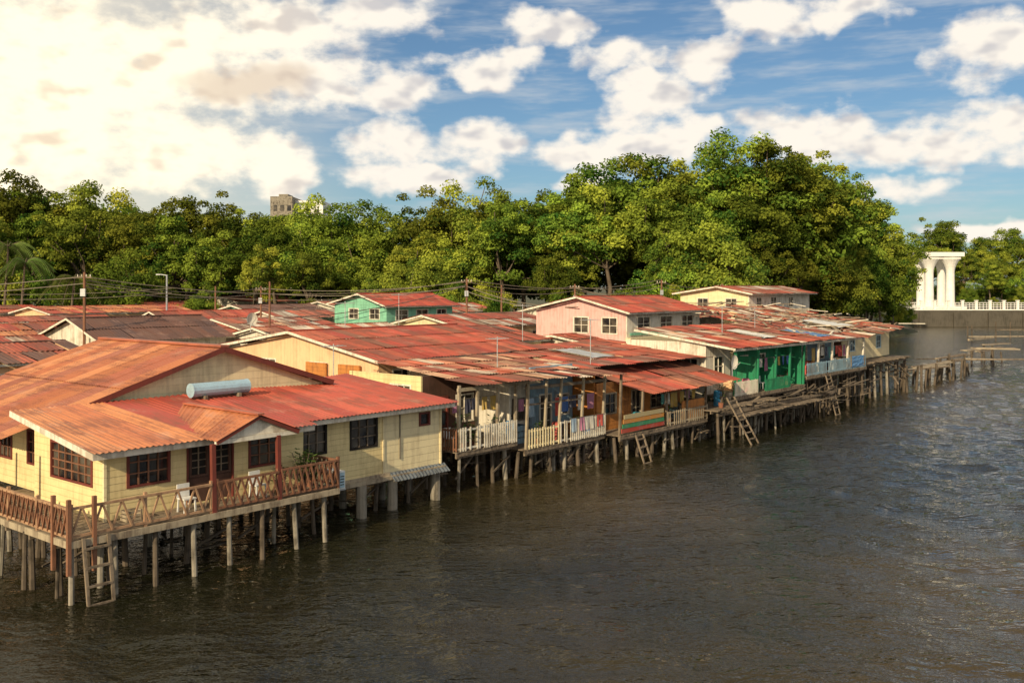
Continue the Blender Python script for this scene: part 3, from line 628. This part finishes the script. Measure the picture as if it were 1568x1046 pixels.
for i in range(46):
    lam=.75*(4.2/.75)**(g.random()**1.3); kk=2*np.pi/lam; th=wd+g.normal()*.75
    sl=.034*g.uniform(.6,1.3); am=sl/kk
    ph=g.uniform(0,6.28)
    fade=np.clip((lam/ np.maximum(.13*(np.maximum(YY,30)/30)**1.25,.19)-2.5)/3,0,1)
    ZZ+=am*fade*np.sin(kk*(XX*np.cos(th)+YY*np.sin(th))+ph+.8*np.sin(XX*.13+i)+.8*np.sin(YY*.11+2*i))
gust=.8+.4*np.sin(XX*.07+YY*.05)*np.sin(YY*.09-XX*.03+1)
edge=np.clip((XX+52)/4,0,1)*np.clip((112-XX)/20,0,1)*np.clip((YY-12)/3,0,1)*np.clip((132-YY)/30,0,1)
ZZ*=edge*gust
ny_,nx_=XX.shape
co_=np.stack([XX,YY,ZZ],-1).reshape(-1,3).astype(np.float32)
ii=np.arange(ny_*nx_).reshape(ny_,nx_)
q=np.stack([ii[:-1,:-1],ii[:-1,1:],ii[1:,1:],ii[1:,:-1]],-1).reshape(-1,4)
me=bpy.data.meshes.new('river_water'); me.vertices.add(len(co_)); me.vertices.foreach_set('co',co_.ravel())
me.loops.add(q.size); me.loops.foreach_set('vertex_index',q.ravel().astype(np.int32)); me.polygons.add(len(q))
me.polygons.foreach_set('loop_start',np.arange(0,q.size,4,dtype=np.int32)); me.polygons.foreach_set('loop_total',np.full(len(q),4,dtype=np.int32))
me.polygons.foreach_set('use_smooth',np.ones(len(q),dtype=bool))
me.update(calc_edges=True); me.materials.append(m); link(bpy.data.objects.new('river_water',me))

m,n,bs,out=nt('land_grass')
tc=n.nodes.new('ShaderNodeTexCoord'); f=MR(n,NOISE(n,tc.outputs['Object'],.2,6)[0],.4,.6)
n.links.new(MIX(n,f,(.035,.05,.015),(.07,.06,.03)),bs.inputs['Base Color']); bs.inputs['Roughness'].default_value=.95
def Ys(X):
    pts=[(-3000,120),(20,120),(35,132),(60,165),(82,198),(90,226),(93,230),(3000,230)]
    for (a,ya_),(c,yc) in zip(pts,pts[1:]):
        if a<=X<=c: return ya_+(yc-ya_)*(X-a)/(c-a)
def hillz(X,Y): return 9*math.exp(-((X-36)/24)**2-((Y-178)/32)**2)
xs=[-3000,-1000,-400]+list(range(-200,201,6))+[400,1000,3000]; offs=[-2,0,2,6,12,20,30,40,52,66,90,140,300,1000,3500]
vs=[];fs=[]
for X in xs:
    for o in offs:
        Y=Ys(X)+o; far=min(1,max(0,(X-86)/8))
        z=-1 if o<0 else (0.1+min(o,12)*.12)*(1-far)+far*3.6; z+=hillz(X,Y) if o>0 else 0
        vs.append((X,Y,z))
k=len(offs)
for i in range(len(xs)-1):
    for j in range(k-1): fs.append((i*k+j,(i+1)*k+j,(i+1)*k+j+1,i*k+j+1))
me=bpy.data.meshes.new('land'); me.from_pydata(vs,[],fs); me.materials.append(m); link(bpy.data.objects.new('ground_land',me))
b=B('quay_wall'); b.box('wall',m_conc2,88,420,226.5,229.5,-1,3.75); b.box('coping',m_wht,87.8,420,226.3,229.7,3.753,4.0)
for X in range(94,300,8): b.box('pier_buttress',m_conc2,X,X+.8,226.0,226.5,-1,3.2)
b.finish()
b=B('promenade_fence')
for X in np.arange(88.5,300,3.2):
    b.box('pillar',m_wht,X-.25,X+.25,227,227.5,4.0,5.9); b.box('pillar_cap',m_wht,X-.35,X+.35,226.9,227.6,5.9,6.1)
for z in (4.5,5.0,5.5): b.beam('rail',m_wht,(88.5,227.2,z),(300,227.2,z),.12)
for X in np.arange(88.5,300,.8): b.beam('baluster',m_wht,(X,227.2,4.0),(X,227.2,5.5),.08)
b.finish()
b=B('white_pavilion'); cx,cy=102,236
b.box('roof_slab',m_wht,cx-5.2,cx+5.2,cy-4,cy+4,16.4,17.4); b.box('roof_lip',m_wht,cx-4.6,cx+4.6,cy-3.4,cy+3.4,15.8,16.4)
for x in (-2.5,2.5):
    for y in (-2.4,2.4):
        b.beam('column',m_wht,(cx+x,cy+y,3.6),(cx+x,cy+y,12.5),2.1,n=16,taper=.9)
        for q in range(5):
            b.beam('flared_capital',m_wht,(cx+x,cy+y,12.5+q*.66),(cx+x,cy+y,12.5+(q+1)*.66+.01),1.89*(1+.035*q*q*1.6),n=16,taper=(1+.035*(q+1)**2*1.6)/(1+.035*q*q*1.6))
b.box('base',m_wht,cx-5.5,cx+5.5,cy-4.5,cy+4.5,3.5,4.6); b.finish()
b=B('apartment_building'); 
b.box('block',m_conc,-77,-70,312,330,0,38); b.box('block_wing',m_wht,-69.9,-61,316,330,0,37); b.box('roof_plant',m_conc,-75,-72,315,322,38,39)
for f_ in range(9):
    for q in range(3): b.box('window',m_glass,-76+q*2.2,-74.8+q*2.2,311.9,312.02,3+f_*3.8,4.8+f_*3.8); b.box('window',m_glass,-69+q*2.6,-67.4+q*2.6,315.9,316.02,3+f_*3.7,4.6+f_*3.7)
b.finish()
b=B('ruined_jetty')
for i in range(44):
    u=R.random(); X=34+u*27; Y=85+u*38+R.uniform(-2.5,2.5)
    b.beam('pile',m_post,(X,Y,-1),(X+R.uniform(-.3,.3),Y,R.uniform(1,2.3)),.22,n=7)
for (x0,y0,x1,y1,z) in ((33,87,42,94,1.5),(38,92,45,100,1.5),(44,101,50,107,1.7),(50,108,55,112,2.1),(46,99,52,99,1.8),(52,110,57,110,2.2),(54,113,60,120,1.7),(58,120,63,124,2.0),(42,97,48,104,1.4)):
    for d in (0,.5,1.0): b.beam('plank',R.choice([m_wood,m_wood2]),(x0,y0+d,z+R.uniform(-.08,.08)),(x1,y1+d,z+R.uniform(-.08,.08)),.3,.1)
b.finish()
b=B('fish_trap')
for X,Y in ((77,164),(82,166),(86,164),(90,167),(95,165),(80,172),(88,173)): b.beam('stake',m_post,(X,Y,-1),(X,Y,R.uniform(2.2,3.6)),.2,n=6)
b.beam('pole_rail',m_wood2,(76,163,.9),(100,165,.9),.16); b.beam('pole_rail',m_wood2,(76,163,.35),(84,171,.4),.35); b.beam('pole_rail',m_wood,(82,166,1.9),(92,167,1.9),.12); b.finish()

# ================================================================ trees
def tree_mesh(name,seed,h=20,cr=6.2,nl=15000,nclump=80,zc=.58,zr=.42,leaf=.42,top=1.0):
    g=np.random.default_rng(seed)
    V=[];F=[];C=[];MI=[]
    def ring(p,q,r0,r1,n=6):
        p=np.array(p);q=np.array(q);d=q-p;d=d/np.linalg.norm(d);up=np.array((0,0,1.)) if abs(d[2])<.9 else np.array((0,1.,0))
        x=np.cross(d,up);x/=np.linalg.norm(x);y=np.cross(x,d);k=len(V)
        for c,r in ((p,r0),(q,r1)):
            for i in range(n):
                a=6.283*i/n;V.append(c+x*np.cos(a)*r+y*np.sin(a)*r)
        for i in range(n): F.append((k+i,k+(i+1)%n,k+n+(i+1)%n,k+n+i));C.append((1,1,1));MI.append(1)
    p=np.array((0,0,-1.));r=.42
    for i in range(4):
        q=p+np.array((g.uniform(-.5,.5),g.uniform(-.5,.5),h*.12));ring(p,q,r,r*.85);p=q;r*=.85
    fork=p
    cl=[]
    lobes=[(np.array((g.uniform(-.45,.45)*cr,g.uniform(-.45,.45)*cr,h*(zc+g.uniform(-.16,.20)))),g.uniform(.45,.7)) for _ in range(7)]
    for i in range(nclump):
        lc_,lr=lobes[i%7]
        d=g.normal(size=3);d/=np.linalg.norm(d)
        rr=g.uniform(.5,1.0)**.6
        c=lc_+d*rr*lr*np.array((cr,cr,h*zr*.62))
        cl.append([c,cr*g.uniform(.11,.23),g.random()])
    zt=max(c[0][2]+c[1] for c in cl); sc_=h/zt
    for c in cl: c[0][2]*=sc_
    for i in range(12):
        c=cl[i][0];m=(fork+c)/2+g.normal(size=3)*.5;ring(fork,m,r*.6,r*.35,5);ring(m,c,r*.35,.05,5)
    base=len(V)
    lv=[];lc=[]
    for c,rad,tone in cl:
        n=int(nl*(rad/cr/.17)**2/nclump)
        d=g.normal(size=(n,3));d/=np.linalg.norm(d,axis=1)[:,None]
        d[:,2]=np.where(d[:,2]<-.25,-d[:,2],d[:,2])
        pos=c+d*rad*(g.uniform(.5,1.2,(n,1)))
        nr=d*1.0+g.normal(size=(n,3))*.5+np.array((0,0,.15));nr/=np.linalg.norm(nr,axis=1)[:,None]
        a=np.cross(nr,g.normal(size=(n,3)));a/=np.linalg.norm(a,axis=1)[:,None];bb=np.cross(nr,a)
        s=leaf*g.uniform(.5,1.1,(n,1))
        q=np.stack([pos-a*s*.5,pos+bb*s*.34,pos+a*s*.5,pos-bb*s*.34],axis=1)
        lv.append(q.reshape(-1,3))
        dk=np.array((.035,.08,.011));lt=np.array((.32,.36,.025))
        f=np.clip(tone*.75+g.uniform(-.12,.28,(n,1)),0,1)
        lc.append(dk*(1-f)+lt*f)
    lv=np.concatenate(lv);lc=np.concatenate(lc);n=len(lc)
    verts=np.concatenate([np.array(V),lv]);me=bpy.data.meshes.new(name)
    nf=len(F)+n;loops=np.concatenate([np.array(F).ravel(),np.arange(base,base+4*n)]).astype(np.int32)
    me.vertices.add(len(verts));me.vertices.foreach_set('co',verts.astype(np.float32).ravel())
    me.loops.add(len(loops));me.loops.foreach_set('vertex_index',loops)
    me.polygons.add(nf);me.polygons.foreach_set('loop_start',np.arange(0,4*nf,4,dtype=np.int32));me.polygons.foreach_set('loop_total',np.full(nf,4,dtype=np.int32))
    me.materials.append(m_leaf);me.materials.append(m_bark)
    me.polygons.foreach_set('material_index',np.array(MI+[0]*n,dtype=np.int32))
    me.update(calc_edges=True)
    at=me.color_attributes.new('Col','FLOAT_COLOR','CORNER');arr=np.ones((4*nf,4),dtype=np.float32)
    arr[:,:3]=np.repeat(np.concatenate([np.array(C),lc]),4,axis=0);at.data.foreach_set('color',arr.ravel())
    return me
TM=[tree_mesh('broadleaf_a',1),tree_mesh('broadleaf_b',2,cr=7),tree_mesh('broadleaf_c',3,cr=5.4),tree_mesh('broadleaf_d',4,cr=6.5,zc=.62,zr=.38),tree_mesh('broadleaf_e',5,cr=5.8,zc=.55,zr=.45)]
BM=[tree_mesh('low_a',8,cr=9,zc=.45,zr=.55,nclump=95,nl=17000,leaf=.6),tree_mesh('low_b',9,cr=10,zc=.45,zr=.55,nclump=95,nl=17000,leaf=.6)]
def put(me,X,Y,ztop,zg,parent=None,name='broadleaf_tree',w=1.0):
    o=bpy.data.objects.new(name,me);link(o);hh=(ztop-zg)
    s=hh/20.0; o.location=(X,Y,zg-.3); o.rotation_euler=(0,0,R.uniform(0,6.28)); o.scale=(s**.7*w,s**.7*w,s)
    if parent: o.parent=parent
    return o
prof=[(-110,24.5),(-78,25.6),(-65,25.6),(-58,22.5),(-48,23.6),(-38,22.8),(-26,23.4),(-18,22.6),(-8,25.4),(-4,26.4),(1.6,24.4),(6.6,24),(9.6,27),(15.6,29.5),(21.6,29),(26.6,30.2),(33.6,33),(39.6,32),(45.6,29.5),(52,28.5)]
def pf(X,p=prof):
    for (a,ya_),(c,yc) in zip(p,p[1:]):
        if a<=X<=c: return ya_+(yc-ya_)*(X-a)/(c-a)
    return p[0][1] if X<p[0][0] else p[-1][1]
TL=bpy.data.objects.new('distant_tree_line',None);link(TL)
def gz(X,Y): 
    o=Y-Ys(X); return (.1+min(max(o,0),12)*.12)+hillz(X,Y)
X=-108
while X<12:
    put(R.choice(TM),X,150+R.uniform(-3,3),pf(X)+R.uniform(-2.2,1.4),1.5,TL,w=1.1); X+=R.uniform(4.5,7)
X=-100
while X<12:
    put(R.choice(TM),X,139+R.uniform(-3,3),9.1+(pf(X*1.07)-9.1)*R.uniform(.55,.85),1.3,TL,w=1.1); X+=R.uniform(5.5,9)
X=-95
while X<30:
    put(R.choice(BM+TM),X,129+R.uniform(-2.5,2.5),R.uniform(9,16),1.2,TL,w=.9); X+=R.uniform(4.5,7.5)
X=-104
while X<44:
    put(R.choice(BM),X,161+R.uniform(-2,2),pf(X)*.93,1.2,TL,w=1.2); X+=7
X=10
while X<54:
    put(R.choice(TM),X,150+R.uniform(-3,3)+max(0,X-35)*.5,pf(X)+R.uniform(-1.2,1.0),gz(X,150),w=1.25); X+=R.uniform(4.5,6.5)
X=8
while X<52:
    Y=140+max(0,X-30)*.9; put(R.choice(TM),X,Y+R.uniform(-2,2),9.1+(pf(X*1.07)-9.1)*R.uniform(.6,.85),gz(X,Y),w=1.15); X+=R.uniform(5,7.5)
X=22
while X<58:
    Y=131+max(0,X-30)*1.2; put(R.choice(TM+BM),X,Y+R.uniform(-2,2),9.1+(pf(X*1.1)-9.1)*R.uniform(.22,.52),gz(X,Y),w=1.0); X+=R.uniform(5,8)
p2=[(44,34),(56,34),(63.6,31),(68.6,26),(73.5,21),(78,15),(83,10)]
X=46
while X<73:
    Y=186+R.uniform(-2,2); put(R.choice(TM),X,Y,pf(X,p2)+R.uniform(-1,.5),gz(X,Y)*.6,w=1.15); X+=R.uniform(3.5,5.5)
for X in np.arange(50,79,4.0):
    Y=Ys(X)+R.uniform(3,6); put(R.choice(BM),X,Y,9.1+(pf(min(X*190/Y,80),p2)-9.1)*R.uniform(.15,.6) if X<72 else R.uniform(6,8.5),.2,w=.8 if X<72 else .6)
for X in np.arange(56,74,5):
    Y=Ys(X)+14; put(R.choice(TM),X,Y,9.1+(pf(X,p2)-9.1)*R.uniform(.6,.8),.5,w=1.0)
FT=bpy.data.objects.new('far_bank_trees',None);link(FT)
for row,(Y,lo,hi) in enumerate(((262,18,26),(275,22,29))):
    X=92
    while X<190: put(R.choice(TM),X,Y+R.uniform(-4,4),R.uniform(lo,hi),3.6,FT,w=1.2); X+=R.uniform(5,9)
for X in np.arange(112,170,6): put(R.choice(TM+BM),X,245+R.uniform(-4,4),R.uniform(10,19),3.6,FT,w=1.0)
for X in np.arange(88,175,4.5): put(R.choice(BM),X,253+R.uniform(-1,1),R.uniform(10,14),3.6,FT,w=.8)
X=110
while X<160: put(R.choice(BM),X,238+R.uniform(-1,1),R.uniform(6.5,10),3.6,FT,w=.6); X+=3.5
for X,Y,z in ((-2,108,8.6),(5,110,8.9),(12,114,9.5),(-10,116,9),(18,116,9.8)): put(R.choice(BM),X,Y,z,.5,w=.7,name='mangrove_bush')
def palm(X,Y,h):
    b=B('coconut_palm'); b.e.location=(X,Y,0)
    pr=(0,0,0)
    for i in range(8):
        q=(.12*i,0,h*(i+1)/8); b.beam('trunk',m_bark,pr,q,.36-.015*i,n=8); pr=q
    top=Vector(pr)
    for k in range(16):
        a=k*2.399; el=R.uniform(.1,1.1); d=Vector((math.cos(a),math.sin(a),0)); pts=[]
        for i in range(9):
            u=i/8; pts.append(top+d*(4.2*u*math.cos(el*.6))+Vector((0,0,4*u*math.sin(el)-4.4*u*u)))
        for i in range(8):
            b.beam('frond_rib',m_bark,pts[i],pts[i+1],.05,n=4); sd=d.cross(Vector((0,0,1)))
            for w_ in (0,.33,.66):
                c=pts[i].lerp(pts[i+1],w_); l=1.1*math.sin(.3+2.6*(i+w_)/9)
                for sg in (-1,1):
                    e=c+sd*sg*l*.8+d*.35+Vector((0,0,-.5*l)); b.add('leaflets',m_leaf,[c,c+d*.16,e],[(0,1,2)],(.12,.16,.03))
    b.finish()
palm(-59,117,12); palm(-62,119,14); palm(-54,119,10)

# ================================================================ sun, sky
SD=Vector((-.44,-.898,0)).normalized(); EL=math.radians(25)
sdir=Vector((SD.x*math.cos(EL),SD.y*math.cos(EL),math.sin(EL)))
L=bpy.data.lights.new('sun','SUN'); L.energy=5.0; L.angle=math.radians(.6); L.color=(1,.82,.54)
lo=bpy.data.objects.new('sun',L); link(lo); lo.rotation_euler=(-sdir).to_track_quat('-Z','Y').to_euler()
w=bpy.data.worlds.new('World'); sc.world=w; w.use_nodes=True; n=w.node_tree; n.nodes.clear()
wo=n.nodes.new('ShaderNodeOutputWorld'); bg=n.nodes.new('ShaderNodeBackground'); n.links.new(bg.outputs[0],wo.inputs[0]); bg.inputs[1].default_value=.11
sky=n.nodes.new('ShaderNodeTexSky'); sky.sky_type='NISHITA'; sky.sun_disc=False; sky.sun_elevation=EL; sky.sun_rotation=math.atan2(SD.x,SD.y)%(2*math.pi); sky.air_density=1.0; sky.dust_density=.6; sky.ozone_density=2.0
BL=[(-24.5,10.7,6.5,4.6),(-26.7,6.9,5,3),(-19.6,12,5.5,2.6),(-18.6,7.6,5,2.2),(-13.6,7.0,3,1.8),(-14,14.4,5.5,1.9),(-12.5,11.8,4.5,1.7),(-8.5,15.6,4,1.4),(-6.8,11.6,3.0,1.4),(-6.6,8.4,3.2,1.4),(-2,8.2,2.8,1.3),(-6.0,6.2,3.6,1.1),
(-1.7,12.8,3.2,.8),(2.1,14.6,3,1.0),(5.4,13.4,2.6,.9),(3.7,7.9,3.2,1.0),(8.2,10.8,2.8,1.7),(8.2,8.4,4.6,1.2),(10.8,12.8,2.6,1.6),(14.4,14.8,2.8,1.3),(19,14.8,2.5,.9),(17.3,8.6,4.4,1.3),(22.3,7.9,4.5,1.3),(26.4,8.2,3.5,1.4),(25.8,12.3,2.9,1.6),(21,5.4,2.6,.7),(26,3.3,3.4,.6),(4.4,6.2,2.2,.7)]
def VM(n_,op,a,b_,c_=None):
    x=n_.nodes.new('ShaderNodeVectorMath'); x.operation=op
    for i,q in enumerate((a,b_,c_)):
        if q is None: continue
        if isinstance(q,tuple): x.inputs[i].default_value=q
        else: n_.links.new(q,x.inputs[i])
    return x
tc=n.nodes.new('ShaderNodeTexCoord'); sx=n.nodes.new('ShaderNodeSeparateXYZ'); n.links.new(tc.outputs['Generated'],sx.inputs[0])
az=M(n,'MULTIPLY',M(n,'ARCTAN2',sx.outputs[0],sx.outputs[1]),57.2958); el=M(n,'MULTIPLY',M(n,'ARCSINE',sx.outputs[2]),57.2958)
cb=n.nodes.new('ShaderNodeCombineXYZ'); n.links.new(az,cb.inputs[0]); n.links.new(el,cb.inputs[1]); Q=cb.outputs[0]
nz=NOISE(n,Q,.26,3,.55)[1]
P=VM(n,'MULTIPLY_ADD',VM(n,'SUBTRACT',nz,(.5,.5,.5)).outputs[0],(6.0,3.8,0),Q).outputs[0]
cur=None
for (a,e,rx,ry) in BL:
    ix,iy=1/(rx*1.12),1/(ry*1.22)
    q=VM(n,'MULTIPLY_ADD',P,(ix,iy,0),(-a*ix,-e*iy,0)).outputs[0]
    d=VM(n,'DOT_PRODUCT',q,q).outputs['Value']
    cur=d if cur is None else M(n,'SMOOTH_MIN',cur,d,.4)
d=M(n,'SUBTRACT',.85,M(n,'MINIMUM',cur,3.0))
Qs=VM(n,'MULTIPLY',Q,(.7,1.15,1)).outputs[0]
fb=NOISE(n,Qs,.5,7,.57)[0]
fo=NOISE(n,VM(n,'ADD',Qs,(-.5,.8,0)).outputs[0],.45,2,.5)[0]
fl=NOISE(n,Qs,.45,3,.5)[0]
gen=M(n,'MULTIPLY',M(n,'SUBTRACT',NOISE(n,Q,.09,2,.55)[0],.48),7.0)
wgt=M(n,'MAXIMUM',MR(n,el,17.5,23,0,1,True),MR(n,M(n,'ABSOLUTE',az),31,38,0,1,True))
dd=M(n,'ADD',M(n,'MULTIPLY',d,M(n,'SUBTRACT',1.0,wgt)),M(n,'MULTIPLY',gen,wgt))
D1=M(n,'ADD',dd,M(n,'MULTIPLY',M(n,'SUBTRACT',fb,.5),3.0))
mask=MR(n,D1,-.3,.7,0,1,True)
leftw=MR(n,az,-6,-24,0,1,True)
lit=MR(n,M(n,'ADD',M(n,'SUBTRACT',fl,fo),M(n,'MULTIPLY',leftw,.05)),-.22,0,0,1,True)
litc=MIX(n,leftw,(9.3,8.6,7.6),(12,10.6,7.9)); shc=MIX(n,leftw,(5.9,5.7,5.7),(8.6,7.1,5.3))
cc=MIX(n,lit,shc,litc)
qd=VM(n,'MULTIPLY_ADD',P,(1/4.0,1/1.1,0),(15/4.0,-11.4/1.1,0)).outputs[0]
sp_=MR(n,VM(n,'DOT_PRODUCT',qd,qd).outputs['Value'],.1,1.4,.6,0,True)
cc=MIX(n,sp_,cc,(6.2,4.8,3.6))
wisp=MR(n,NOISE(n,VM(n,'MULTIPLY',Q,(.25,1.4,0)).outputs[0],.6,4,.6)[0],.42,.75,0,.6,True)
skyc=MIX(n,1.0,sky.outputs[0],(.54,.66,.74),'MULTIPLY')
skyc=MIX(n,wisp,skyc,(5.6,5.9,6.1))
haze=M(n,'MULTIPLY',leftw,.65); skyc=MIX(n,haze,skyc,(9.2,8.2,6.4))
fin=MIX(n,mask,skyc,cc)
below=MR(n,el,-3,-.5,0,1); fin=MIX(n,below,(.8,.8,.7),fin)
n.links.new(fin,bg.inputs[0])

cam=bpy.data.cameras.new('camera'); co=bpy.data.objects.new('camera',cam); link(co)
co.location=(0,0,9.1); co.rotation_euler=(math.radians(90),0,0); cam.lens=1500/1568*36; cam.sensor_width=36; cam.shift_y=-83/1568; cam.clip_end=9000; cam.clip_start=.5
sc.camera=co
sc.view_settings.view_transform='Standard'; sc.view_settings.look='None'; sc.view_settings.exposure=0
